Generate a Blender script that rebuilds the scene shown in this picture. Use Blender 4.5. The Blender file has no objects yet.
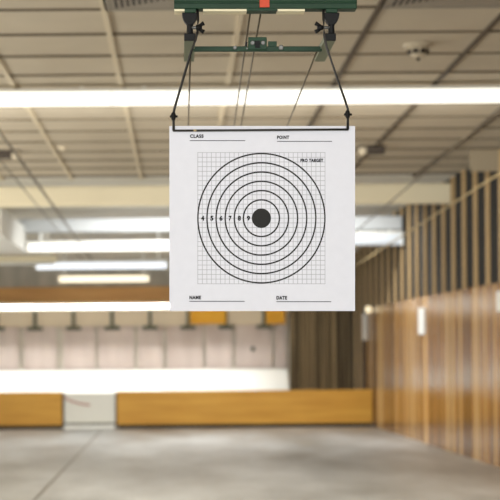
import bpy, bmesh, math, random
from mathutils import Vector, Matrix
random.seed(11)
S = bpy.context.scene
C = S.collection
F = 1667.0            # focal length in pixels of the 500 px frame
PX0 = 178.0           # where the range axis meets the picture
ROLL = 0.008          # the camera leans a little to its right
CAMZ = 0.93
HOR = 350.0

def R(px, py, Y, flat=False):
    """point of the room at range distance Y that shows at that pixel"""
    u = (px - PX0) / F; v = (HOR - py) / F
    if flat: return Vector((u*Y, Y, CAMZ + v*Y))
    return Vector(((u*math.cos(ROLL) + v*math.sin(ROLL))*Y, Y, CAMZ + (v*math.cos(ROLL) - u*math.sin(ROLL))*Y))

def wallx(Y):
    return 2.33 + 0.022*(19.6 - Y)

# ------------------------------------------------------------------ materials
def lin(c):
    return tuple((x/255/12.92 if x/255 <= 0.04045 else ((x/255+0.055)/1.055)**2.4) for x in c) + (1.0,)

def mat(name, col, rough=0.6, metal=0.0, col2=None, scale=(6,6,6), detail=4, bump=0.0, spec=0.5, coat=0.0):
    m = bpy.data.materials.new(name); m.use_nodes = True
    nt = m.node_tree; b = nt.nodes['Principled BSDF']
    b.inputs['Roughness'].default_value = rough; b.inputs['Metallic'].default_value = metal
    b.inputs['Specular IOR Level'].default_value = spec
    b.inputs['Coat Weight'].default_value = coat
    b.inputs['Base Color'].default_value = lin(col)
    if col2 or bump:
        tc = nt.nodes.new('ShaderNodeTexCoord'); mp = nt.nodes.new('ShaderNodeMapping')
        mp.inputs['Scale'].default_value = scale
        nz = nt.nodes.new('ShaderNodeTexNoise'); nz.inputs['Scale'].default_value = 1.0
        nz.inputs['Detail'].default_value = detail
        nt.links.new(tc.outputs['Object'], mp.inputs['Vector']); nt.links.new(mp.outputs[0], nz.inputs['Vector'])
        if col2:
            cr = nt.nodes.new('ShaderNodeValToRGB')
            cr.color_ramp.elements[0].position = 0.3; cr.color_ramp.elements[1].position = 0.7
            cr.color_ramp.elements[0].color = lin(col); cr.color_ramp.elements[1].color = lin(col2)
            nt.links.new(nz.outputs['Fac'], cr.inputs[0]); nt.links.new(cr.outputs[0], b.inputs['Base Color'])
        if bump:
            bp = nt.nodes.new('ShaderNodeBump'); bp.inputs['Strength'].default_value = bump; bp.inputs['Distance'].default_value = 0.01
            nt.links.new(nz.outputs['Fac'], bp.inputs['Height']); nt.links.new(bp.outputs[0], b.inputs['Normal'])
    return m

def emit(name, col, strength, base=(235,235,230)):
    m = bpy.data.materials.new(name); m.use_nodes = True
    nt = m.node_tree; b = nt.nodes['Principled BSDF']
    b.inputs['Base Color'].default_value = lin(base)
    b.inputs['Emission Color'].default_value = lin(col); b.inputs['Emission Strength'].default_value = strength
    return m

def planks_mat(name, cols, axis, width, rough, grain=(40,40,1.2), spec=0.5, joint=0.06, jcol=(40,28,18), groove=0.0):
    """boards side by side along an axis: a tone of its own per board, grain along z, dark joints"""
    m = bpy.data.materials.new(name); m.use_nodes = True
    nt = m.node_tree; N = nt.nodes; L = nt.links; b = N['Principled BSDF']
    b.inputs['Roughness'].default_value = rough; b.inputs['Specular IOR Level'].default_value = spec
    tc = N.new('ShaderNodeTexCoord'); sx = N.new('ShaderNodeSeparateXYZ'); L.new(tc.outputs['Object'], sx.inputs[0])
    dv = N.new('ShaderNodeMath'); dv.operation = 'DIVIDE'; dv.inputs[1].default_value = width
    L.new(sx.outputs[axis], dv.inputs[0])
    fl = N.new('ShaderNodeMath'); fl.operation = 'FLOOR'; L.new(dv.outputs[0], fl.inputs[0])
    wn = N.new('ShaderNodeTexWhiteNoise'); wn.noise_dimensions = '1D'; L.new(fl.outputs[0], wn.inputs['W'])
    mp = N.new('ShaderNodeMapping'); mp.inputs['Scale'].default_value = grain; L.new(tc.outputs['Object'], mp.inputs[0])
    nz = N.new('ShaderNodeTexNoise'); nz.inputs['Scale'].default_value = 1.0; nz.inputs['Detail'].default_value = 5
    L.new(mp.outputs[0], nz.inputs['Vector'])
    mx = N.new('ShaderNodeMath'); mx.operation = 'MULTIPLY_ADD'; mx.inputs[1].default_value = 0.75
    L.new(wn.outputs['Value'], mx.inputs[0])
    m2 = N.new('ShaderNodeMath'); m2.operation = 'MULTIPLY_ADD'; m2.inputs[1].default_value = 1.3; m2.inputs[2].default_value = -0.5
    L.new(nz.outputs['Fac'], m2.inputs[0]); L.new(m2.outputs[0], mx.inputs[2])
    cr = N.new('ShaderNodeValToRGB'); el = cr.color_ramp.elements
    el[0].position = 0.1; el[1].position = 0.95
    el[0].color = lin(cols[0]); el[1].color = lin(cols[-1])
    for i, c in enumerate(cols[1:-1]):
        e = el.new(0.1 + 0.85*(i+1)/(len(cols)-1)); e.color = lin(c)
    L.new(mx.outputs[0], cr.inputs[0])
    fr = N.new('ShaderNodeMath'); fr.operation = 'FRACT'; L.new(dv.outputs[0], fr.inputs[0])
    lt = N.new('ShaderNodeMath'); lt.operation = 'LESS_THAN'; lt.inputs[1].default_value = joint; L.new(fr.outputs[0], lt.inputs[0])
    mc = N.new('ShaderNodeMix'); mc.data_type = 'RGBA'; L.new(lt.outputs[0], mc.inputs[0])
    L.new(cr.outputs[0], mc.inputs[6]); mc.inputs[7].default_value = lin(jcol)
    L.new(mc.outputs[2], b.inputs['Base Color'])
    if groove:
        mg = N.new('ShaderNodeMapping'); mg.inputs['Scale'].default_value = (1, 140, 0.5); L.new(tc.outputs['Object'], mg.inputs[0])
        ng = N.new('ShaderNodeTexNoise'); ng.inputs['Scale'].default_value = 1.0; ng.inputs['Detail'].default_value = 2; L.new(mg.outputs[0], ng.inputs['Vector'])
        bp = N.new('ShaderNodeBump'); bp.inputs['Strength'].default_value = groove; bp.inputs['Distance'].default_value = 0.004
        L.new(ng.outputs['Fac'], bp.inputs['Height']); L.new(bp.outputs[0], b.inputs['Normal'])
    return m

M = {}
M['tile'] = mat('ceiling_tile', (198,187,166), 0.9, col2=(190,179,158), scale=(3,3,3), bump=0.05)
M['trim_board'] = mat('dim_board', (156,143,120), 0.9)
M['gate_white'] = mat('gate_white', (222,220,210), 0.7)
M['tee_lit'] = mat('tee_bar_lit', (212,199,172), 0.6)
M['tee_shaded'] = mat('tee_bar_shaded', (84,72,56), 0.7)
M['joint'] = mat('tile_joint', (96,84,66), 0.9)
M['baffle'] = mat('cream_board', (240,230,200), 0.7, col2=(236,226,196), scale=(2,2,8))
M['baffle_white'] = mat('white_board', (192,195,196), 0.7)
M['grey_ceiling'] = mat('grey_board', (232,230,222), 0.8, col2=(224,222,212), scale=(1.5,2.5,2))
M['bulkhead'] = mat('grey_bulkhead', (186,184,176), 0.8, col2=(152,152,146), scale=(6,1,2))
M['white_paint'] = mat('white_painted_metal', (236,236,230), 0.45)
M['white_wall'] = mat('white_wall', (222,216,204), 0.8)
M['fascia'] = mat('brown_wood', (176,128,66), 0.5, col2=(202,154,88), scale=(1.2,6,22))
M['yellow'] = mat('yellow_timber', (188,134,36), 0.5, col2=(206,154,54), scale=(1.5,8,14), detail=6)
M['dark_skid'] = mat('dark_timber', (58,48,34), 0.8)
M['white_plaster'] = mat('white_sheet', (246,246,242), 0.8, col2=(242,242,236), scale=(2,2,2))
M['pink'] = mat('pale_pink_board', (226,213,206), 0.8, col2=(206,191,184), scale=(5,5,1.2))
M['cream_rail'] = mat('cream_rail', (226,211,186), 0.7)
M['hanger'] = mat('grey_green_hanger', (92,94,78), 0.6)
M['placard'] = mat('yellow_placard', (226,162,30), 0.6, col2=(232,172,44), scale=(5,5,5))
M['panel'] = planks_mat('weathered_boards', [(84,72,52),(126,108,78),(156,134,98),(176,154,114)], 0, 0.055, 0.7, joint=0.12)
M['planks'] = planks_mat('varnished_planks', [(104,68,34),(170,122,68),(200,154,96),(244,210,154)], 1, 0.127, 0.15, grain=(1,26,0.4), spec=0.6, joint=0.11, jcol=(66,40,20), groove=0.3)
M['dark_back'] = mat('dark_felt', (24,24,26), 0.9, col2=(32,32,32), scale=(1,4,1))
M['batten'] = mat('pale_batten_wood', (200,170,122), 0.55, col2=(180,150,104), scale=(8,8,1))
M['green'] = mat('green_enamel', (14,48,26), 0.5, col2=(22,62,36), scale=(8,30,60), spec=0.3)
M['olive'] = mat('olive_channel', (112,118,88), 0.5, col2=(92,102,74), scale=(30,10,10))
M['black'] = mat('black_metal', (16,15,15), 0.6, spec=0.25)
M['wire'] = mat('dark_wire', (40,37,34), 0.5, metal=0.2)
M['steel'] = mat('bright_steel', (120,120,116), 0.5, metal=0.6)
M['red'] = mat('orange_red_tape', (206,70,34), 0.6)
M['cream_strip'] = mat('cream_strip', (240,228,190), 0.5)
M['ink'] = mat('black_ink', (16,16,16), 0.9)
M['vent'] = mat('grey_vent', (150,142,128), 0.6)
M['vent_dark'] = mat('vent_shadow', (60,54,48), 0.8)
M['plastic'] = mat('off_white_plastic', (200,188,164), 0.5)
M['slot'] = mat('dark_slot', (58,48,38), 0.7)
M['cable'] = mat('grey_cable', (84,74,56), 0.4, metal=0.3)
M['cable_light'] = mat('pale_cable', (176,156,112), 0.5)
M['notice'] = mat('white_card', (230,230,226), 0.7)
M['red_cord'] = mat('faded_red_cord', (176,104,88), 0.8)
M['light'] = emit('fluorescent_white', (255,252,240), 1.2)
M['light_dim'] = emit('fluorescent_dim', (230,240,248), 0.34, (186,190,194))
M['light_cool'] = emit('fluorescent_cool', (222,235,255), 0.95)
M['light_warm'] = emit('fluorescent_warm', (255,240,206), 1.3)
M['light_trap'] = emit('fluorescent_trap', (255,252,238), 1.25)
M['bulb'] = emit('small_lamp', (255,236,190), 0.9)

# concrete floor with one saw-cut joint
def floor_mat():
    m = bpy.data.materials.new('polished_concrete'); m.use_nodes = True
    nt = m.node_tree; N = nt.nodes; L = nt.links; b = N['Principled BSDF']
    tc = N.new('ShaderNodeTexCoord')
    mp = N.new('ShaderNodeMapping'); mp.inputs['Scale'].default_value = (1.3,0.45,1); L.new(tc.outputs['Object'], mp.inputs[0])
    nz = N.new('ShaderNodeTexNoise'); nz.inputs['Scale'].default_value = 1.0; nz.inputs['Detail'].default_value = 7; nz.inputs['Roughness'].default_value = 0.62
    L.new(mp.outputs[0], nz.inputs['Vector'])
    cr = N.new('ShaderNodeValToRGB'); el = cr.color_ramp.elements
    el[0].position = 0.34; el[1].position = 0.68; el[0].color = lin((140,138,132)); el[1].color = lin((198,199,198))
    L.new(nz.outputs['Fac'], cr.inputs[0])
    sx = N.new('ShaderNodeSeparateXYZ'); L.new(tc.outputs['Object'], sx.inputs[0])
    ad = N.new('ShaderNodeMath'); ad.operation = 'ADD'; ad.inputs[1].default_value = 0.905; L.new(sx.outputs[0], ad.inputs[0])
    ab = N.new('ShaderNodeMath'); ab.operation = 'ABSOLUTE'; L.new(ad.outputs[0], ab.inputs[0])
    lt = N.new('ShaderNodeMath'); lt.operation = 'LESS_THAN'; lt.inputs[1].default_value = 0.012; L.new(ab.outputs[0], lt.inputs[0])
    mc = N.new('ShaderNodeMix'); mc.data_type = 'RGBA'; L.new(lt.outputs[0], mc.inputs[0])
    L.new(cr.outputs[0], mc.inputs[6]); mc.inputs[7].default_value = lin((104,97,85))
    L.new(mc.outputs[2], b.inputs['Base Color'])
    rr = N.new('ShaderNodeMapRange'); rr.inputs[3].default_value = 0.28; rr.inputs[4].default_value = 0.5
    L.new(nz.outputs['Fac'], rr.inputs[0]); L.new(rr.outputs[0], b.inputs['Roughness'])
    return m
M['concrete'] = floor_mat()

# ------------------------------------------------------------------ mesh helpers
def box(bm, a, b, mi=0):
    a = Vector(a); b = Vector(b)
    vs = [bm.verts.new((x, y, z)) for x in (min(a.x,b.x), max(a.x,b.x)) for y in (min(a.y,b.y), max(a.y,b.y)) for z in (min(a.z,b.z), max(a.z,b.z))]
    for q in ((0,1,3,2),(4,6,7,5),(0,4,5,1),(2,3,7,6),(0,2,6,4),(1,5,7,3)):
        f = bm.faces.new([vs[i] for i in q]); f.material_index = mi
    return vs

def prism(bm, pts, axis, d0, d1):
    """polygon extruded along an axis ('y': pts are x,z; 'x': pts are y,z)"""
    def mk(p, d): return (p[0], d, p[1]) if axis == 'y' else ((d, p[0], p[1]) if axis == 'x' else (p[0], p[1], d))
    A = [bm.verts.new(mk(p, d0)) for p in pts]; B = [bm.verts.new(mk(p, d1)) for p in pts]
    bm.faces.new(A); bm.faces.new(B[::-1])
    n = len(pts)
    for i in range(n): bm.faces.new((A[i], B[i], B[(i+1) % n], A[(i+1) % n]))

def tube(bm, pts, r, seg=10, caps=True):
    pts = [Vector(p) for p in pts]; rings = []
    ref = Vector((0,0,1))
    for i, p in enumerate(pts):
        d = (pts[min(i+1, len(pts)-1)] - pts[max(i-1, 0)]).normalized()
        if abs(d.dot(ref)) > 0.95: rf = Vector((0,1,0))
        else: rf = ref
        s = d.cross(rf).normalized(); t = s.cross(d).normalized()
        rr = r[i] if isinstance(r, (list, tuple)) else r
        rings.append([bm.verts.new(p + s*rr*math.cos(a) + t*rr*math.sin(a)) for a in [2*math.pi*k/seg for k in range(seg)]])
    for a, b in zip(rings, rings[1:]):
        for k in range(seg):
            f = bm.faces.new((a[k], a[(k+1) % seg], b[(k+1) % seg], b[k])); f.smooth = True
    if caps: bm.faces.new(rings[0][::-1]); bm.faces.new(rings[-1])

def lathe(bm, prof, center, axis='z', seg=28):
    c = Vector(center); rings = []
    for r, h in prof:
        ring = []
        for k in range(seg):
            a = 2*math.pi*k/seg; u, w = r*math.cos(a), r*math.sin(a)
            ring.append(bm.verts.new(c + (Vector((u,w,h)) if axis == 'z' else (Vector((u,h,w)) if axis == 'y' else Vector((h,u,w))))))
        rings.append(ring)
    for a, b in zip(rings, rings[1:]):
        for k in range(seg):
            f = bm.faces.new((a[k], a[(k+1) % seg], b[(k+1) % seg], b[k])); f.smooth = True
    bm.faces.new(rings[0][::-1]); bm.faces.new(rings[-1])

def obj(name, bm, mats, parent=None, bevel=0.0, origin=None):
    if origin is not None: bmesh.ops.translate(bm, verts=bm.verts, vec=-Vector(origin))
    bmesh.ops.recalc_face_normals(bm, faces=bm.faces)
    me = bpy.data.meshes.new(name); bm.to_mesh(me); bm.free()
    for m in (mats if isinstance(mats, (list, tuple)) else [mats]): me.materials.append(m)
    o = bpy.data.objects.new(name, me); C.objects.link(o)
    if origin is not None: o.location = origin
    if parent is not None:
        o.parent = parent
        pw = Matrix.Translation(parent.location)
        q = parent.parent
        while q is not None: pw = Matrix.Translation(q.location) @ pw; q = q.parent
        o.matrix_parent_inverse = Matrix.Identity(4)
        o.location = Vector(o.location) - pw.to_translation()
    if bevel:
        b = o.modifiers.new('bevel', 'BEVEL'); b.width = bevel; b.segments = 2; b.limit_method = 'ANGLE'
    return o

def thing(name, label, cat, loc, group=None):
    o = bpy.data.objects.new(name, None); C.objects.link(o); o.location = loc; o.empty_display_size = 0.1
    return tag(o, label, cat, group)

def tag(o, label, cat, group=None):
    o['label'] = label; o['category'] = cat
    if group: o['group'] = group
    return o

def struct(o): o['kind'] = 'structure'; return o
B = bmesh.new

# ------------------------------------------------------------------ camera
cd = bpy.data.cameras.new('camera'); cam = bpy.data.objects.new('camera', cd); C.objects.link(cam)
cam.matrix_world = Matrix.Translation((0, 0, CAMZ)) @ Matrix.Rotation(ROLL, 4, 'Y') @ Matrix.Rotation(math.pi/2, 4, 'X')
cd.sensor_width = 36.0; cd.lens = 36.0*F/500.0; cd.shift_y = 0.2; cd.shift_x = (250.0-PX0)/500.0
cd.clip_start = 0.05; cd.clip_end = 100
cd.dof.use_dof = True; cd.dof.focus_distance = 3.2; cd.dof.aperture_fstop = 8.75
S.camera = cam

# ------------------------------------------------------------------ room shell
YW = 22.05
XL, YB, YF = -4.2, -1.5, 23.2
CEIL = CAMZ + 1.52          # tiled ceiling
YC = 14.72                  # where the tiled ceiling ends
bm = B(); box(bm, (XL-0.2, YB-0.2, -0.15), (wallx(YB)+0.5, YF+0.2, 0)); struct(obj('floor', bm, M['concrete']))

# tiled ceiling: each tile a shallow panel over the dark joint, tees coloured as lit or shaded between the rows
bm = B(); box(bm, (XL-0.1, YB, CEIL+0.012), (wallx(YB)+0.3, YC, CEIL+0.08)); ceil = struct(obj('ceiling', bm, M['joint']))
bm = B()
GX0, GP = -0.925, 0.61
GY0, GQ = 7.41, 0.587
xs = [GX0 + GP*i - (0.03 if GX0 + GP*i > 1.3 else 0) for i in range(-6, 8)]
ys = [GY0 + GQ*j for j in range(-15, 13)]
vents = {(-0.315, 6.823), (0.905, 6.823)}
for x in xs[:-1]:
    for y in ys[:-1]:
        if x > wallx(y) or y < YB: continue
        if any(abs(x - vx) < 0.02 and abs(y - vy) < 0.02 for vx, vy in vents): continue
        dz = random.uniform(-0.002, 0.002)
        y1 = min(y+GQ, YC)
        box(bm, (x+0.011, y+0.011, CEIL+dz), (min(x+GP, wallx(y)+0.1)-0.011, y1-0.011, CEIL+0.03))
obj('ceiling_tiles', bm, M['tile'], ceil)
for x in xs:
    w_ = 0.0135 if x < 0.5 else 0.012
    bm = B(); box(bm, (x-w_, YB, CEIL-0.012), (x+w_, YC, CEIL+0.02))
    if x < wallx(10): obj('tee_bar', bm, M['tee_lit'] if x < 0.5 else M['tee_shaded'], ceil)  # light and shade put into the colour: left tees lit, right tees shaded

bm = B()
for y in ys[:-1]:
    if y > YB+0.1: box(bm, (XL, y-0.012, CEIL-0.007), (wallx(y)+0.05, y+0.012, CEIL+0.02))
obj('cross_tees', bm, M['joint'], ceil)  # dark colour stands in for the shadow in the cross joints
# ceiling over the far end, sloping down to the bullet trap
bm = B()
prism(bm, [(YC, CEIL+0.0), (18.2, CEIL-0.03), (YF, 2.06), (YF, 2.16), (18.2, CEIL+0.07), (YC, CEIL+0.08)], 'x', XL-0.1, wallx(YC)+0.2)
struct(obj('ceiling_end', bm, M['grey_ceiling']))
# bulkhead at the side of the tiled ceiling
bm = B(); box(bm, (2.26, 12.8, 2.285), (wallx(12.8)+0.02, 12.84, CEIL+0.01)); struct(obj('trim_1', bm, M['trim_board']))

# right wall: dark backing, pale battens, varnished planks below
def quadwall(bm, z0, z1, off0, off1, y0, y1):
    P = []
    for off in (off0, off1):
        for y in (y0, y1):
            for z in (z0, z1): P.append(bm.verts.new((wallx(y)+off, y, z)))
    for q in ((0,1,3,2),(4,6,7,5),(0,4,5,1),(2,3,7,6),(0,2,6,4),(1,5,7,3)): bm.faces.new([P[i] for i in q])
bm = B(); quadwall(bm, 0, 2.6, 0.0225, 0.2, YB, YF); wr = struct(obj('wall_right', bm, M['dark_back']))
bm = B(); PT = 1.43
y = 0.127*48
while y < 20.55:
    w = 0.127
    tw = random.uniform(-0.0016, 0.0016)
    P = [bm.verts.new((wallx(yy)+o, yy, z)) for (yy, o) in ((y+0.004, 0.0+tw), (y+w-0.004, 0.0-tw), (y+w-0.004, 0.03), (y+0.004, 0.03)) for z in (0.0, PT)]
    for k in range(4):
        bm.faces.new((P[2*k], P[2*((k+1)%4)], P[2*((k+1)%4)+1], P[2*k+1]))
    bm.faces.new([P[i] for i in (0,2,4,6)]); bm.faces.new([P[i] for i in (7,5,3,1)])
    y += w
obj('plank_panelling', bm, M['planks'], wr)
y = 12.79 - 0.487*5
while y < YW-0.1:
    bm = B(); x = wallx(y)
    box(bm, (x-0.004, y, PT+0.002 if y < 20.6 else 0.0), (x+0.03, y+0.05, CEIL+0.02))
    obj('batten', bm, M['batten'], wr); y += 0.487
bm = B(); box(bm, (XL-0.2, YB, 0), (XL, YF, 2.7)); struct(obj('wall_left', bm, M['white_wall']))
bm = B(); box(bm, (XL-0.2, YB-0.2, 0), (wallx(YB)+0.4, YB, 2.7)); struct(obj('wall_front', bm, M['white_wall']))
bm = B(); box(bm, (XL-0.2, YF, 0), (wallx(YF)+0.2, YF+0.2, 2.7)); struct(obj('wall_back', bm, M['white_wall']))
# boarded return wall beside the bullet trap
RX0 = R(290, 350, YW).x
bm = B(); box(bm, (RX0, YW, 0), (wallx(YW)+0.02, YW+0.12, 2.3)); rw = struct(obj('wall_return', bm, M['panel']))
for x, w, d in ((RX0+0.02, .05, .03), (RX0+0.28, .06, .02), (RX0+0.43, .08, .03), (RX0+0.60, .05, .02)):
    bm = B(); box(bm, (x, YW-d, 0.0), (x+w, YW, 2.12)); obj('cover_strip', bm, M['panel'], rw)

# ------------------------------------------------------------------ bullet trap end
YT = 22.3
# white sloping backstop bed
bm = B()
prism(bm, [(21.95, 0.0), (21.95, 0.375), (22.36, 0.675), (22.36, 0.0)], 'x', XL+0.02, RX0-0.012)
tag(obj('backstop_bed', bm, M['white_plaster'], bevel=0.01), 'long white sloping bed behind the yellow timber kerb, brightly lit', 'backstop')
# bulkhead and brown fascia above the trap
bm = B(); box(bm, (XL, 22.08, 1.74), (RX0-0.004, 22.16, 2.12)); struct(obj('trim_2', bm, M['bulkhead']))
zf0, zf1 = R(90, 303, 21.95).z, R(90, 287, 21.95).z
bm = B(); box(bm, (XL+0.02, 21.86, zf0), (RX0+0.01, 21.92, zf1))
box(bm, (XL+0.02, 21.83, zf0), (RX0+0.01, 21.86, zf0+0.03))
tag(obj('wooden_fascia', bm, M['fascia'], bevel=0.005), 'brown wooden fascia beam above the bright tube row at the far end', 'beam')
# header rail with hangers, boards, placards
zr0, zr1 = R(90, 326, YT).z, R(90, 313, YT).z
bm = B(); box(bm, (XL+0.02, YT+0.02, zr0), (RX0-0.012, YT+0.08, zr1+0.04))
rail = tag(obj('header_rail', bm, M['cream_rail']), 'cream header rail that carries the pale pink boards at the far end', 'rail')
for px in (-42, -3, 35, 73.5, 112, 150, 188, 226, 264):
    p = R(px, 318, YT)
    bm = B(); box(bm, (p.x-0.022, YT-0.01, zr0-0.01), (p.x+0.022, YT+0.02, zr1+0.03)); box(bm, (p.x-0.1, YT-0.02, zr0-0.055), (min(p.x+0.1, RX0-0.015), YT+0.015, zr0-0.005))
    obj('hanger', bm, M['hanger'], rail)
edges = [(-36,-6), (-2,18), (24,56), (63.5,95), (98,134), (138,163), (167,203), (206,232), (236,272), (275,286.5)]
where = ['leftmost whole pink board at the far end, mostly outside the frame', 'narrow pale pink board nearest the left end of the far rail',
 'wide pale pink board just left of the white gate in the kerb', 'pale pink board straight above the white gate in the yellow kerb',
 'wide pale pink board just right of the white gate, left of the printed target', 'narrow pale pink board whose right edge meets the printed target edge',
 'pale pink board below the left half of the long yellow placard', 'narrow pale pink board below the right half of the long yellow placard',
 'pale pink board with a dark spot, left of the short yellow placard', 'narrow pale pink strip of board beside the weathered boarded wall']
for (a, b), lb in zip(edges, where):
    if b < 0: continue
    pa, pb = R(a, 328, YT+0.06), R(b, 367.5, YT+0.06)
    bm = B(); box(bm, (pa.x, YT+0.08+random.uniform(0,.02), 0.68), (pb.x, YT+0.12, zr0+0.01))
    o = tag(obj('hanging_board', bm, M['pink'], bevel=0.004), lb, 'board', 'pink boards on the far rail')
    if a == 236:
        q = R(253, 349, YT+0.06); bm = B(); lathe(bm, [(0.03, 0.0), (0.032, -0.004), (0.02, -0.008)], (q.x, YT+0.079, q.z), axis='y', seg=16)
        obj('patch', bm, M['hanger'], o)['label'] = 'small dark round patch'
pl = [(190, 226, 'long yellow placard on the far rail below the word NAME'), (266, 285, 'short yellow placard on the far rail below the word DATE')]
for a, b, lb in pl:
    pa, pb = R(a, 324, YT-0.03), R(b, 306, YT-0.03)
    bm = B(); box(bm, (pa.x, YT-0.045, pa.z), (pb.x, YT-0.022, pb.z))
    tag(obj('placard', bm, M['placard'], bevel=0.003), lb, 'placard', 'yellow placards on the far rail')

bm = B(); box(bm, (XL+0.02, YT+0.14, 0.0), (wallx(YT), YT+0.18, 1.9)); struct(obj('wall_trap', bm, M['white_wall']))
# yellow timber kerb, white gate between
YK = 19.85
def kerb(xa, xb, lb):
    t = thing('timber_kerb', lb, 'kerb', ((xa+xb)/2, YK+0.06, 0), 'yellow timber kerbs')
    bm = B(); box(bm, (xa, YK, 0.045), (xb, YK+0.12, 0.44)); obj('plank', bm, M['yellow'], t, bevel=0.006)
    bm = B(); box(bm, (xa+0.01, YK+0.015, 0.0), (xb-0.01, YK+0.11, 0.05)); obj('skid', bm, M['dark_skid'], t)
g0, g1 = R(62, 400, YK).x, R(117, 400, YK).x
kerb(XL+0.05, g0, 'short visible yellow timber kerb left of the white gate')
kerb(g1, wallx(YK)-0.012, 'long yellow timber kerb running from the white gate to the plank wall')
t = thing('white_gate', 'white panel gate closing the gap between the yellow kerbs, on a pale step', 'gate', ((g0+g1)/2, YK+0.05, 0))
bm = B(); box(bm, (g0+0.02, YK+0.03, 0.07), (g1-0.02, YK+0.07, 0.42)); obj('panel', bm, M['gate_white'], t, bevel=0.005)
for x in (g0+0.001, g1-0.021):
    bm = B(); box(bm, (x, YK+0.005, 0.0), (x+0.02, YK+0.1, 0.43)); obj('post', bm, M['dark_skid'], t)
bm = B(); box(bm, (g0+0.022, YK+0.02, 0.05), (g1-0.022, YK+0.09, 0.07)); obj('bottom_rail', bm, M['hanger'], t)
bm = B(); box(bm, (g0+0.03, YK-0.16, 0.0), (g1-0.03, YK+0.004, 0.035)); obj('step', bm, M['white_paint'], t, bevel=0.006)
pts = []
for i in range(13):
    s = i/12; p = R(63+27*s, 396+9*s**0.7+1.2*math.sin(math.pi*s), YK+0.02); pts.append(p)
bm = B(); tube(bm, pts, 0.008, 8); tag(obj('cord', bm, M['red_cord']), 'faded red cord lying slantwise across the white gate', 'cord')

# ------------------------------------------------------------------ baffles and hung box
def baffle(px_r, y_top, y_bot, Y, m, lb, stop=0.02):
    xr = wallx(Y) - 0.004
    z1 = R(px_r-50, y_top, Y).z; z0 = R(px_r-50, y_bot, Y).z
    bm = B(); box(bm, (XL+0.02, Y, z0), (xr, Y+0.1, z1))
    o = tag(obj('ceiling_baffle', bm, m, bevel=0.02), lb, 'baffle', 'overhead baffles')
    return o, z0, z1
baffle(455, 183, 203.5, 14.75, M['baffle'], 'cream overhead baffle board, the nearest one, at the end of the tiled ceiling', 0.03)
baffle(403, 216, 230, 17.5, M['baffle_white'], 'cool white overhead baffle board behind and below the cream one', 0.03)

t = thing('ceiling_unit', 'white box-shaped unit hung under the ceiling at the left, beside the bright tube', 'unit', (-2.0, 16.4, 1.98))
bm = B(); box(bm, (-2.6, 15.2, 1.99), (-1.60, 17.65, 2.26)); obj('casing', bm, M['white_paint'], t, bevel=0.03)
bm = B(); box(bm, (-2.62, 15.18, 1.97), (-1.58, 17.67, 1.995)); obj('bottom_flange', bm, M['white_paint'], t, bevel=0.006)
for y in (15.6, 17.2):
    for x in (-2.4, -1.8):
        bm = B(); tube(bm, [(x, y, 2.25), (x, y, CEIL+0.02)], 0.012, 8); obj('rod', bm, M['steel'], t)

# ------------------------------------------------------------------ fluorescent lights
def lamp(xa, xb, Y, zc, h, m, lb, group, housing=True, hang=None, skew=0.0, house=None, cap=0.02):
    t = thing('fluorescent_light', lb, 'light', ((xa+xb)/2, Y, zc-h/2), group)
    L2 = (xb-xa)/2
    # rounded diffuser: a half-tube section
    bm = B(); n = 10; sec = []
    for k in range(n+1):
        a = math.pi*k/n
        sec.append((0.5*h*1.1*math.cos(a), -0.5*h*math.sin(a)))
    sec = [(y, z) for y, z in sec] + [(-0.5*h*1.1, h*0.5), (0.5*h*1.1, h*0.5)]
    prism(bm, [(s[0], s[1]) for s in sec], 'x', -L2+cap, L2-cap)
    d = obj('diffuser', bm, m, None); d.parent = t; d.location = (0, 0, h/2)
    for s in (-1, 1):
        bm = B(); box(bm, (s*L2-cap if s > 0 else s*L2, -0.58*h, -0.01*h), (s*L2 if s > 0 else s*L2+cap, 0.58*h, 1.01*h))
        e = obj('end_cap', bm, M['white_paint'], None); e.parent = t
    top = h
    if housing:
        hh = house or 0.045
        bm = B(); box(bm, (-L2, -0.62*h, h+0.001), (L2, 0.62*h, h+hh)); e = obj('housing', bm, M['white_paint'], None, bevel=0.004); e.parent = t
        top = h+hh
    if hang:
        for s in (-0.86, 0.86):
            bm = B(); box(bm, (s*L2-0.014, -0.014, top-0.005), (s*L2+0.014, 0.014, hang-(zc-h/2))); e = obj('bracket', bm, M['white_paint'], None); e.parent = t
    t.rotation_euler = (0, 0, skew)
    return t
# the wide row under the tiles
za = R(250, 98, 9.6).z
xa = R(112, 98, 9.55).x
lamp(xa-2.44, xa-0.001, 9.53, za-0.012, 0.075, M['light'], 'bright white fluorescent light under the tiles, left part of the near row', 'near fluorescent row', hang=CEIL-0.013, house=0.02, cap=0.001)
lamp(xa+0.001, xa+2.62, 9.53, za-0.012, 0.075, M['light'], 'bright white fluorescent light crossing above the printed target, right part of the near row', 'near fluorescent row', hang=CEIL-0.013, house=0.02, cap=0.001)
# long tube below the white baffle
pa, pb = R(27, 247, 17.55), R(170, 246, 17.55)
lamp(pa.x, pa.x+2.1, 17.55, R(100, 247.5, 17.55).z, 0.078, M['light'], 'long bright tube light whose left end meets the white ceiling unit', 'far tube lights', hang=2.185, house=0.03)
pc = R(402, 240, 17.58)
lamp(pa.x+2.12, pc.x, 17.55, R(380, 240, 17.55).z, 0.115, M['light_dim'], 'dim cool white light under the white baffle, reaching toward the plank wall', 'far tube lights', hang=2.185, house=0.03)
pa, pb = R(35, 266.5, 19.2), R(168, 266.5, 19.2)
lamp(pa.x, pb.x, 19.2, pa.z, 0.074, M['light_cool'], 'bluish white tube light just below the long bright one at the left', 'far tube lights', hang=2.3, house=0.03)
pa, pb = R(58, 279.5, 21.3), R(150, 279.5, 21.3)
lamp(pa.x, pb.x, 21.3, pa.z, 0.074, M['light_warm'], 'short warm white tube light just above the brown fascia', 'far tube lights', hang=2.18, house=0.02)
pa, pb = R(-45, 259, 18.9), R(57, 259, 18.9)
bmz = R(20, 259, 18.9).z
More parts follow.
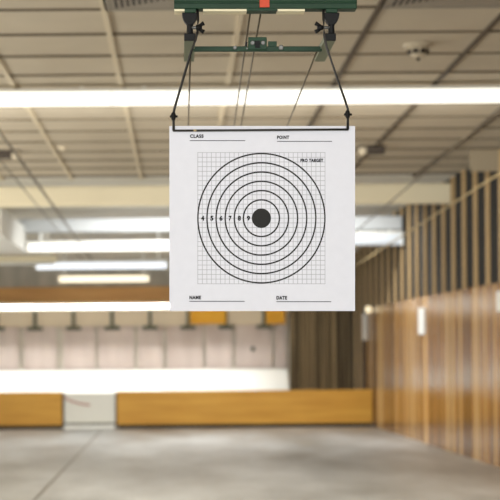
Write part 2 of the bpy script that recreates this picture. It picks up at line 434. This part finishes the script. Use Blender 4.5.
t = thing('unlit_light', 'unlit cream batten light at the left edge below the white ceiling unit', 'light', ((pa.x+pb.x)/2, 18.9, bmz))
bm = B(); box(bm, (pa.x, 18.86, bmz-0.03), (pb.x, 18.94, bmz+0.035)); obj('housing', bm, M['baffle'], t, bevel=0.01)
bm = B(); tube(bm, [(pa.x+0.03, 18.9, bmz-0.05), (pb.x-0.03, 18.9, bmz-0.05)], 0.018, 10); obj('tube', bm, M['white_paint'], t)
for x in (pa.x+0.1, pb.x-0.1):
    bm = B(); box(bm, (x-0.015, 18.89, bmz+0.03), (x+0.015, 18.91, 2.36)); obj('bracket', bm, M['white_paint'], t)
# trap row
za = R(90, 307, 22.0).z
x0 = -2.9; n = 2; wdt = (RX0-0.01 - x0)/n
nm = ['bright light under the brown fascia, left one of the two, cut by the frame edge',
      'bright light under the brown fascia, right one of the two, running behind the printed target']
for k in range(n):
    lamp(x0+k*wdt+0.003, x0+(k+1)*wdt-0.003, 22.0, za, 0.08, M['light_trap'], nm[k], 'lights under the brown fascia', housing=False, hang=zf0+0.15, cap=0.005)

# ------------------------------------------------------------------ ceiling fittings
def vent(x, lb):
    y = 6.823
    t = thing('air_vent', lb, 'vent', (x+GP/2, y+GQ/2, CEIL), 'square ceiling air vents')
    bm = B(); box(bm, (x+0.003, y+0.003, CEIL-0.008), (x+GP-0.003, y+GQ-0.003, CEIL+0.004)); obj('plate', bm, M['vent'], t, bevel=0.003)
    bm = B()
    for a, b in (((x+0.003, y+0.003), (x+GP-0.003, y+0.028)), ((x+0.003, y+GQ-0.028), (x+GP-0.003, y+GQ-0.003)), ((x+0.003, y+0.028), (x+0.028, y+GQ-0.028)), ((x+GP-0.028, y+0.028), (x+GP-0.003, y+GQ-0.028))):
        box(bm, (a[0], a[1], CEIL-0.012), (b[0], b[1], CEIL-0.008))
    obj('frame', bm, M['vent'], t)
    bm = B()
    for k in range(12):                              # slots of a four-way grille: longest beside the left edge
        xa_ = x+0.05+0.026*k; d_ = 0.045+0.020*k
        if d_ < GQ/2: box(bm, (xa_, y+d_, CEIL-0.0088), (xa_+0.013, y+GQ-d_, CEIL-0.0079))
    obj('slots', bm, M['vent_dark'], t)
vent(-0.315, 'grey louvred air vent in the ceiling left of the green carrier')
vent(0.905, 'grey louvred air vent in the ceiling above the smoke detector')
p = R(418, 41, 8.32); c = (p.x, 8.32, CEIL)
t = thing('smoke_detector', 'round off-white smoke detector on the ceiling tiles', 'detector', c)
bm = B(); lathe(bm, [(0.074, 0.0), (0.076, -0.012), (0.07, -0.018), (0.05, -0.02)], c); obj('base', bm, M['plastic'], t)
bm = B(); lathe(bm, [(0.052, -0.018), (0.052, -0.034), (0.046, -0.05), (0.03, -0.066), (0.012, -0.072)], c); dome = obj('dome', bm, M['plastic'], t)
for a in range(8):
    an = 2*math.pi*(a+0.5)/8; d = Vector((math.cos(an), math.sin(an), 0)); s = Vector((-d.y, d.x, 0))
    bm = B(); q = Vector(c)+Vector((0,0,-0.044))
    vs = []
    for (rr, hz) in ((0.0545, 0.011), (0.049, -0.010)):
        for sg in (-1, 1): vs.append(q + d*rr + s*sg*0.014 + Vector((0,0,hz)))
    for (rr, hz) in ((0.045, 0.011), (0.04, -0.010)):
        for sg in (-1, 1): vs.append(q + d*rr + s*sg*0.014 + Vector((0,0,hz)))
    V = [bm.verts.new(v) for v in vs]
    for qd in ((0,1,3,2),(4,6,7,5),(0,2,6,4),(1,5,7,3),(0,4,5,1),(2,3,7,6)): bm.faces.new([V[i] for i in qd])
    obj('slot', bm, M['slot'], dome)
bm = B(); lathe(bm, [(0.009, -0.07), (0.009, -0.082), (0.004, -0.086)], c, seg=12); obj('sensor_tip', bm, M['slot'], dome)

p = R(62, 146, 12.4); c = (p.x, 12.4, CEIL)
bm = B(); lathe(bm, [(0.036, 0.0), (0.04, -0.012), (0.03, -0.018), (0.012, -0.022), (0.012, -0.03), (0.02, -0.032), (0.02, -0.034)], c, seg=20)
tag(obj('sprinkler', bm, M['plastic']), 'small cream sprinkler head on the ceiling at the left', 'sprinkler')

def pulley(px, py, Y, lb, flip=1):
    p = R(px, py, Y)
    t = thing('cable_bracket', lb, 'bracket', (p.x, Y, CEIL), 'ceiling cable brackets')
    bm = B(); box(bm, (p.x-0.075, Y-0.03, CEIL-0.06), (p.x+0.065, Y+0.06, CEIL-0.008)); obj('block', bm, M['slot'], t, bevel=0.006)
    bm = B(); s = 0.1*flip; lathe(bm, [(0.01, -0.03), (0.034, -0.028), (0.026, 0.0), (0.034, 0.028), (0.01, 0.03)], (p.x+s, Y, CEIL-0.04), axis='y', seg=18); obj('wheel', bm, M['plastic'], t)
    bm = B(); box(bm, (p.x-0.08, Y-0.04, CEIL-0.01), (p.x+0.13*flip, Y+0.07, CEIL-0.0005)); obj('plate', bm, M['slot'], t)
pulley(3, 150, 12.6, 'dark cable bracket on the ceiling at the left frame edge', 1)
pulley(376, 144.5, 12.5, 'dark cable bracket on the ceiling beside the top right corner of the target', -1)

# ------------------------------------------------------------------ notices on the plank wall
def notice(px, y0, y1, w, lb, m=None, thick=0.012):
    Y = (2.33+0.022*19.6)/((px-PX0)/F+0.022)
    a, b = R(px, y0, Y), R(px, y1, Y)
    bm = B(); x = wallx(Y)
    P = [bm.verts.new((wallx(yy)-0.006-o, yy, z)) for yy in (Y-w/2, Y+w/2) for o in (0, thick) for z in (b.z, a.z)]
    for q in ((0,1,3,2),(4,6,7,5),(0,4,5,1),(2,3,7,6),(0,2,6,4),(1,5,7,3)): bm.faces.new([P[i] for i in q])
    return tag(obj('notice_board', bm, m or M['notice']), lb, 'notice', 'white notices on the plank wall')
notice(423.2, 308, 334.5, 0.36, 'white notice on the plank wall, middle one, well clear of the target')
notice(503, 291, 311, 0.30, 'white notice on the plank wall cut by the right frame edge')
notice(366.5, 314, 340, 0.2, 'greyish notice at the far end of the plank wall below the small round lamp', thick=0.03)
p = R(368.5, 309.5, 19.9)
t = thing('wall_lamp', 'small round glowing lamp at the far end of the plank wall', 'lamp', (p.x, 19.9, p.z))
bm = B(); lathe(bm, [(0.004, -0.045), (0.028, -0.035), (0.042, -0.012), (0.042, 0.012), (0.028, 0.035), (0.004, 0.045)], p, seg=20); obj('bulb', bm, M['bulb'], t)
bm = B(); tube(bm, [(p.x+0.03, 19.9, p.z), (wallx(19.9)+0.0, 19.9, p.z)], 0.02, 10); obj('socket', bm, M['steel'], t)

# ------------------------------------------------------------------ cables of the lanes
def cable(p0, p1, r, m, lb, sag=0.0):
    pts = []
    for i in range(25):
        s = i/24; q = p0.lerp(p1, s); q.z -= sag*4*s*(1-s); pts.append(q)
    bm = B(); tube(bm, pts, r, 8)
    return tag(obj('lane_cable', bm, m), lb, 'cable', 'lane cables')
YP = 3.2
cable(R(250.5, 10, YP+0.035), R(212, 283, 21.7), 0.0019, M['cable'], 'thin carrier cable leaving the beam just left of the middle')
cable(R(261.2, 10, YP+0.035), R(213.5, 283, 21.7), 0.0019, M['cable'], 'thin carrier cable leaving the beam at its middle, below the red tape')
cable(R(318.5, 47, 3.31), R(225, 283, 21.7), 0.0019, M['cable'], 'thin cable slanting down from the right clamp of the carrier')
cable(R(190.3, 55, 3.36), R(184, 283, 21.7), 0.0019, M['cable'], 'thin cable running down from the left clamp of the carrier')
cable(R(-25, 97, 8.5), R(100, 271, 22), 0.010, M['cable'], 'dark lane cable slanting across the ceiling at the left')
cable(R(-25, 130, 9.5), R(84, 262, 22), 0.005, M['cable'], 'fainter lane cable below the dark one at the left frame edge')
cable(R(520, 91, 8.5), R(298, 281, 20.8), 0.0055, M['cable'], 'grey lane cable slanting across the ceiling at the right')
cable(R(520, 160.5, 10.0), R(330, 282, 20.8), 0.007, M['cable_light'], 'pale cable slanting past the battens on the right wall')

def RF(px, py, Y): return R(px, py, Y, True)
# ------------------------------------------------------------------ the printed target
tl, br = RF(169.4, 126, YP), RF(355.0, 311, YP)
cx, cz = RF(261.4, 218.2, YP).x, RF(261.4, 218.2, YP).z
PXM = (RF(271.4, 218, YP).x - RF(261.4, 218, YP).x)/10.0      # metres per pixel on the sheet
def target_mat():
    m = bpy.data.materials.new('printed_paper'); m.use_nodes = True
    nt = m.node_tree; N = nt.nodes; L = nt.links; b = N['Principled BSDF']
    b.inputs['Roughness'].default_value = 0.75; b.inputs['Specular IOR Level'].default_value = 0.25
    def math_(op, *a):
        n = N.new('ShaderNodeMath'); n.operation = op
        for i, v in enumerate(a):
            if isinstance(v, (int, float)): n.inputs[i].default_value = v
            else: L.new(v, n.inputs[i])
        return n.outputs[0]
    tc = N.new('ShaderNodeTexCoord'); sx = N.new('ShaderNodeSeparateXYZ'); L.new(tc.outputs['Object'], sx.inputs[0])
    X = math_('DIVIDE', sx.outputs[0], PXM); Z = math_('DIVIDE', sx.outputs[2], PXM)
    Zs = math_('DIVIDE', Z, 1.018); r = math_('SQRT', math_('ADD', math_('MULTIPLY', X, X), math_('MULTIPLY', Zs, Zs)))
    ring = math_('LESS_THAN', r, 9.6)
    for rad in (18.0, 27.1, 36.2, 45.3, 54.4, 63.5):
        ring = math_('MAXIMUM', ring, math_('LESS_THAN', math_('ABSOLUTE', math_('SUBTRACT', r, rad)), 0.74))
    HX, HZ, n = 63.6, 65.6, 14
    def lines(V, H):
        c = H/n
        return math_('LESS_THAN', math_('ABSOLUTE', math_('SUBTRACT', math_('FRACT', math_('ADD', math_('DIVIDE', V, c), 100.5)), 0.5)), 0.27/c)
    g = math_('MAXIMUM', lines(X, HX), lines(Z, HZ))
    inside = math_('MULTIPLY', math_('LESS_THAN', math_('ABSOLUTE', X), HX+0.35), math_('LESS_THAN', math_('ABSOLUTE', Z), HZ+0.35))
    g = math_('MULTIPLY', g, inside)
    nz = N.new('ShaderNodeTexNoise'); nz.inputs['Scale'].default_value = 60; L.new(tc.outputs['Object'], nz.inputs['Vector'])
    cr = N.new('ShaderNodeValToRGB'); cr.color_ramp.elements[0].color = lin((224,224,231)); cr.color_ramp.elements[1].color = lin((230,230,237))
    L.new(nz.outputs['Fac'], cr.inputs[0])
    m1 = N.new('ShaderNodeMix'); m1.data_type = 'RGBA'; L.new(g, m1.inputs[0]); L.new(cr.outputs[0], m1.inputs[6]); m1.inputs[7].default_value = lin((176,176,182))
    m2 = N.new('ShaderNodeMix'); m2.data_type = 'RGBA'; L.new(ring, m2.inputs[0]); L.new(m1.outputs[2], m2.inputs[6]); m2.inputs[7].default_value = lin((44,43,42))
    L.new(m2.outputs[2], b.inputs['Base Color'])
    return m
root = thing('paper_target', 'white square paper target printed with black rings, hanging from the wire hanger', 'target', (cx, YP, cz))
bm = B()
nx, nz_ = 12, 12
front = []; back = []
for i in range(nx+1):
    for j in range(nz_+1):
        x = tl.x + (br.x-tl.x)*i/nx - cx; z = br.z + (tl.z-br.z)*j/nz_ - cz
        bow = 0.0012*math.sin(math.pi*i/nx)*(1-j/nz_)
        front.append(bm.verts.new((x, bow-0.0004, z))); back.append(bm.verts.new((x, bow+0.0004, z)))
def I(i, j): return i*(nz_+1)+j
for i in range(nx):
    for j in range(nz_):
        bm.faces.new([front[k] for k in (I(i,j), I(i+1,j), I(i+1,j+1), I(i,j+1))])
        bm.faces.new([back[k] for k in (I(i,j), I(i,j+1), I(i+1,j+1), I(i+1,j))])
bd = [I(i,0) for i in range(nx+1)] + [I(nx,j) for j in range(1,nz_+1)] + [I(i,nz_) for i in range(nx-1,-1,-1)] + [I(0,j) for j in range(nz_-1,0,-1)]
for a, b in zip(bd, bd[1:]+bd[:1]): bm.faces.new((front[a], back[a], back[b], front[b]))
sheet = obj('sheet', bm, target_mat()); sheet.parent = root

def text_into(bm, body, x0, x1, y0, y1, bold=0.012):
    """lettering fitted into a box of sheet pixels, lying on the paper"""
    cu = bpy.data.curves.new('lettering', 'FONT'); cu.body = body; cu.size = 1.0; cu.offset = bold; cu.space_character = 1.12; cu.resolution_u = 4
    o = bpy.data.objects.new('lettering', cu); C.objects.link(o)
    bpy.context.view_layer.update()
    dg = bpy.context.evaluated_depsgraph_get(); me = bpy.data.meshes.new_from_object(o.evaluated_get(dg))
    vx = [v.co.x for v in me.vertices]; vy = [v.co.y for v in me.vertices]
    ax, bx, ay, by = min(vx), max(vx), min(vy), max(vy)
    tb = B(); tb.from_mesh(me)
    for v in tb.verts:
        px = x0 + (v.co.x-ax)/(bx-ax)*(x1-x0); py = y1 - (v.co.y-ay)/(by-ay)*(y1-y0)
        v.co = Vector(((px-261.4)*PXM, -0.0009, (218.2-py)*PXM))
    tm = bpy.data.meshes.new('tmp'); tb.to_mesh(tm); tb.free(); bm.from_mesh(tm)
    bpy.data.objects.remove(o); bpy.data.curves.remove(cu); bpy.data.meshes.remove(me); bpy.data.meshes.remove(tm)
def printed(bm):
    le = obj('lettering', bm, M['ink']); le.parent = root
for body, a, (x0, x1, y) in (('CLASS', (190.0, 203.6, 134.4, 138.0), (189.8, 245.2, 140.7)), ('POINT', (277.0, 289.2, 135.6, 139.2), (277, 332, 141.4)),
                ('PRO TARGET', (300.4, 323.2, 158.7, 162.2), (0, 0, 0)), ('NAME', (189.4, 201.0, 295.7, 299.3), (189.4, 244.6, 301.3)), ('DATE', (276.4, 287.0, 296.0, 299.6), (276.4, 331.2, 301.7))):
    bm = B(); text_into(bm, body, *a, bold=0.05); printed(bm)
    if y:
        bm = B(); V = [bm.verts.new(((xx-261.4)*PXM, -0.0009, (218.2-yy)*PXM)) for xx, yy in ((x0, y-0.32), (x1, y-0.32), (x1, y+0.32), (x0, y+0.32))]
        bm.faces.new(V); o = obj('ruled_line', bm, M['ink']); o.parent = root
bm = B()
for k, c in enumerate('456789'):
    x = 202.7 + 9.15*k; text_into(bm, c, x-1.6, x+1.6, 215.8, 220.7, bold=0.05)
printed(bm)

# ------------------------------------------------------------------ wire hanger
hz = RF(261, 130, YP-0.006).z
t = thing('wire_hanger', 'thin dark wire hanger holding the paper target under the green carrier', 'hanger', RF(261, 130, YP-0.006))
yw = YP - 0.006
def W(*pp): return [RF(a, b, y) for a, b, y in pp]
wires = [W((197.5, 8.8, yw+0.02), (198, 20, yw+0.005), (197.6, 32, yw), (195.5, 40, yw), (191, 52, yw), (174.6, 108, yw), (173.6, 113, yw), (173.6, 130.6, yw)),
         W((323.3, 8.8, yw+0.02), (323.6, 20, yw+0.005), (324.2, 35, yw), (326.5, 47, yw), (345.6, 102, yw), (347.8, 109, yw), (347.8, 129.4, yw))]
for w in wires:
    bm = B(); tube(bm, w, 0.0025, 10); obj('arm', bm, M['wire'], t)
bm = B(); tube(bm, W((172.9, 130.6, yw), (230, 130.3, yw), (300, 129.7, yw), (348.4, 129.4, yw)), 0.0021, 10); obj('crossbar', bm, M['wire'], t)
for px, py in ((173.4, 116.5), (347.6, 114.5)):
    bm = B(); p = RF(px, py, yw-0.001); lathe(bm, [(0.0025, -0.008), (0.004, -0.005), (0.005, -0.001), (0.005, 0.002), (0.004, 0.006), (0.0025, 0.008)], p, seg=14)
    d = RF(px+2.6, py, yw).x - p.x
    tube(bm, [(p.x-0.007, yw-0.001, p.z), (p.x+0.008, yw-0.001, p.z)], 0.0022, 8)
    obj('clip', bm, M['black'], t)
bm = B(); tube(bm, W((193.5, 130.45, yw), (196.5, 130.45, yw)), 0.0022, 10); obj('tape_wrap', bm, M['cable_light'], t)['label'] = 'small tan tape wrap'

# ------------------------------------------------------------------ green target carrier
a, b = RF(174, 8.6, YP), RF(357, 8.6, YP)
zb = a.z; ztop = zb + 0.034
t = thing('target_carrier', 'green metal target carrier with wing nuts at the top of the picture', 'carrier', ((a.x+b.x)/2, YP+0.016, zb))
bm = B(); box(bm, (a.x, YP, zb), (b.x, YP+0.032, ztop)); box(bm, (a.x, YP-0.003, zb+0.010), (b.x, YP, zb+0.014)); box(bm, (a.x, YP-0.006, ztop-0.006), (b.x, YP+0.04, ztop+0.004))
obj('beam', bm, M['green'], t, bevel=0.0015)
for x0, x1 in ((174.3, 186.5), (203, 246.5), (277, 304)):
    p, q = RF(x0, 10, YP+0.024), RF(x1, 10, YP+0.024)
    bm = B(); box(bm, (p.x, YP+0.004, zb-0.004), (q.x, YP+0.036, zb+0.0005)); obj('under_strip', bm, M['cream_strip'], t)['label'] = 'cream strip under the green beam'  # cream strips along the underside of the beam
bm = B(); p, q = RF(246.7, 10, YP), RF(276.8, 10, YP); box(bm, (p.x, YP+0.001, zb-0.0035), (q.x, YP+0.033, zb+0.0005)); obj('under_plate', bm, M['green'], t)
p, q = RF(259.7, 8, YP-0.004), RF(269.4, 8, YP-0.004)
bm = B(); box(bm, (p.x, YP-0.0045, zb+0.002), (q.x, YP-0.0005, ztop-0.004)); obj('tape_mark', bm, M['red'], t)['label'] = 'orange red tape mark'
zc = CAMZ + 310/F*3.2                        # underside of the side channels
ybar = 3.205
for sgn, px, wheel_px, nut_px in ((-1, 189.8, 189.8, 199.0), (1, 330.0, 331.5, 320.5)):
    xc = RF(px, 40, ybar).x
    # plate, castor shaped wheel, neck
    wx = RF(wheel_px, 18, YP).x
    bm = B(); box(bm, (wx-0.010, YP+0.002, zb-0.007), (wx+0.012, YP+0.03, zb+0.0005)); obj('mount_plate', bm, M['green'], t, bevel=0.001)
    wc = RF(wheel_px, 13.2, YP+0.012)
    bm = B(); n = 16; pts = [(wc.x + 0.0150*math.cos(math.pi + math.pi*k/n), wc.z + 0.0235*math.sin(math.pi + math.pi*k/n)) for k in range(n+1)]
    prism(bm, pts, 'y', YP+0.006, YP+0.022); obj('half_wheel', bm, M['black'], t, bevel=0.001)
    n0, n1 = RF(wheel_px, 24, YP+0.01), RF(wheel_px, 36, YP+0.01)
    bm = B(); tube(bm, [(n0.x, YP+0.014, n0.z+0.004), (n0.x, YP+0.014, n0.z-0.003), (n0.x, YP+0.014, (n0.z+n1.z)/2), (n0.x, YP+0.014, n1.z)], [0.0085, 0.006, 0.0062, 0.0068], 14); obj('neck', bm, M['black'], t)
    # wing nut: boss, threaded stud, two lobes
    d = -sgn; nc = RF(nut_px, 27, YP+0.006)
    bm = B(); tube(bm, [(n0.x, YP+0.012, nc.z), (nc.x+d*0.004, YP+0.012, nc.z)], 0.003, 10); stud = bm
    bm = B(); lathe(bm, [(0.003, -0.006), (0.0058, -0.005), (0.0045, 0.005), (0.003, 0.006)], (nc.x, YP+0.012, nc.z), axis='x', seg=14)
    for s in (-1, 1):
        tube(bm, [(nc.x, YP+0.012, nc.z+s*0.003), (nc.x+d*0.005, YP+0.012, nc.z+s*0.006), (nc.x+d*0.0095, YP+0.012, nc.z+s*0.0085)], [0.003, 0.0034, 0.0044], 10)
    wn_ = obj('wing_nut', bm, M['black'], t); obj('stud', stud, M['steel'], wn_)
    # side channel running down range, black end cap
    bm = B(); x0, x1 = xc-0.0105, xc+0.0105
    box(bm, (x0, ybar+0.002, zc), (x1, ybar+0.235, zc+0.0025)); box(bm, (x0, ybar+0.002, zc+0.0025), (x0+0.002, ybar+0.235, zc+0.012)); box(bm, (x1-0.002, ybar+0.002, zc+0.0025), (x1, ybar+0.235, zc+0.012))
    obj('side_channel', bm, M['olive'], t)
    bm = B(); box(bm, (x0-0.0005, ybar-0.006, zc-0.0008), (x1+0.0005, ybar+0.002, zc+0.0128)); obj('end_cap', bm, M['black'], t, bevel=0.001)
    bm = B(); box(bm, (xc-0.005, ybar+0.0, zc+0.012), (xc+0.005, ybar+0.02, n1.z+0.004)); obj('post', bm, M['black'], t)
YX = 3.295
p0, p1 = RF(193, 46.2, YX), RF(322, 51.2, YX)
bm = B(); box(bm, (p0.x, YX, p1.z+0.0005), (p1.x, YX+0.012, p0.z)); obj('crossbar', bm, M['green'], t, bevel=0.001)
p0, p1 = RF(248.2, 37, YX-0.006), RF(266.8, 49.5, YX-0.006)
bm = B(); box(bm, (p0.x, YX-0.006, p1.z), (p1.x, YX+0.001, p0.z)); br_ = obj('bracket', bm, M['green'], t, bevel=0.001)
p0, p1 = RF(268.2, 41.2, YX), RF(276.8, 46.5, YX)
bm = B(); box(bm, (p0.x, YX+0.001, p1.z), (p1.x, YX+0.008, p0.z)); obj('tab', bm, M['green'], t)
p0, p1 = RF(245.5, 41.5, YX), RF(247.5, 46.5, YX)
bm = B(); box(bm, (p0.x, YX+0.001, p1.z), (p1.x, YX+0.006, p0.z)); obj('cable_pin', bm, M['black'], t)
for px, py, yy, r in ((235, 47.6, YX, 0.0042), (281, 47.6, YX, 0.0052), (252.6, 43, YX-0.006, 0.0046), (263, 43, YX-0.006, 0.0046), (247, 48.6, YX, 0.002)):
    p = RF(px, py, yy)
    bm = B(); lathe(bm, [(r, 0.0), (r, -0.0018), (r*0.7, -0.003)], (p.x, yy, p.z), axis='y', seg=12); obj('screw', bm, M['steel'], t)
p = RF(257.5, 44, YX-0.006)
bm = B(); box(bm, (p.x-0.005, YX-0.009, p.z-0.008), (p.x+0.005, YX-0.006, p.z+0.006)); obj('clamp_jaw', bm, M['black'], t)

# the hanging carrier, hanger and paper hang level to the lens: lean them with the cables' plane
for n in ('paper_target', 'wire_hanger', 'target_carrier'):
    o = bpy.data.objects[n]
    q = Matrix.Rotation(ROLL, 4, 'Y') @ (o.location - Vector((0, 0, CAMZ)))
    o.location = q + Vector((0, 0, CAMZ)); o.rotation_euler = (0, ROLL, 0)

# ------------------------------------------------------------------ light
def area(name, loc, rot, sx, sy, power, col=(1,1,1)):
    l = bpy.data.lights.new(name, 'AREA'); l.shape = 'RECTANGLE'; l.size = sx; l.size_y = sy; l.energy = power; l.color = col
    o = bpy.data.objects.new(name, l); C.objects.link(o); o.location = loc; o.rotation_euler = rot; return o
# added fill lamps without fixtures: behind the camera, at the left, over the lanes
area('rear_fill', (-0.3, -1.35, 1.35), (math.radians(90), 0, 0), 4.0, 1.9, 160, (0.96, 0.985, 1.0))  # added unseen fill, brightens the paper from the front
area('left_fill', (-4.05, 9.5, 0.8), (math.radians(90+25), 0, math.radians(-90)), 15.0, 1.3, 280, (1.0, 0.97, 0.9))  # added unseen fill along the left side, lifts ceiling and planks
area('lane_fill', (-0.4, 5.6, 2.42), (0, 0, 0), 4.0, 0.2, 65, (1.0, 0.97, 0.92))  # added downward fill for the floor, no fixture of its own
area('near_row_boost', (-0.4, 9.7, 2.30), (math.radians(62), 0, 0), 4.6, 0.16, 95, (1.0, 0.97, 0.9))  # extra lamp behind the near row, throws more light down range
area('far_fill', (0.5, 16.6, 2.38), (math.radians(20), 0, 0), 2.8, 0.2, 80, (0.97, 0.99, 1.0))  # added fill behind the cream baffle, no fixture of its own
area('trap_light', (-0.95, 21.98, zf0-0.03), (math.radians(10), 0, 0), 4.0, 0.1, 225, (1.0, 0.99, 0.95))
w = bpy.data.worlds.new('world'); S.world = w; w.use_nodes = True
w.node_tree.nodes['Background'].inputs[0].default_value = (0.9, 0.87, 0.8, 1); w.node_tree.nodes['Background'].inputs[1].default_value = 0.05

S.view_settings.view_transform = 'Standard'; S.view_settings.look = 'None'
S.view_settings.exposure = 0.0; S.view_settings.gamma = 1.0; S.view_settings.use_curve_mapping = False
S.cycles.use_denoising = True
S.cycles.max_bounces = 10; S.cycles.diffuse_bounces = 6
S.cycles.sample_clamp_indirect = 6.0
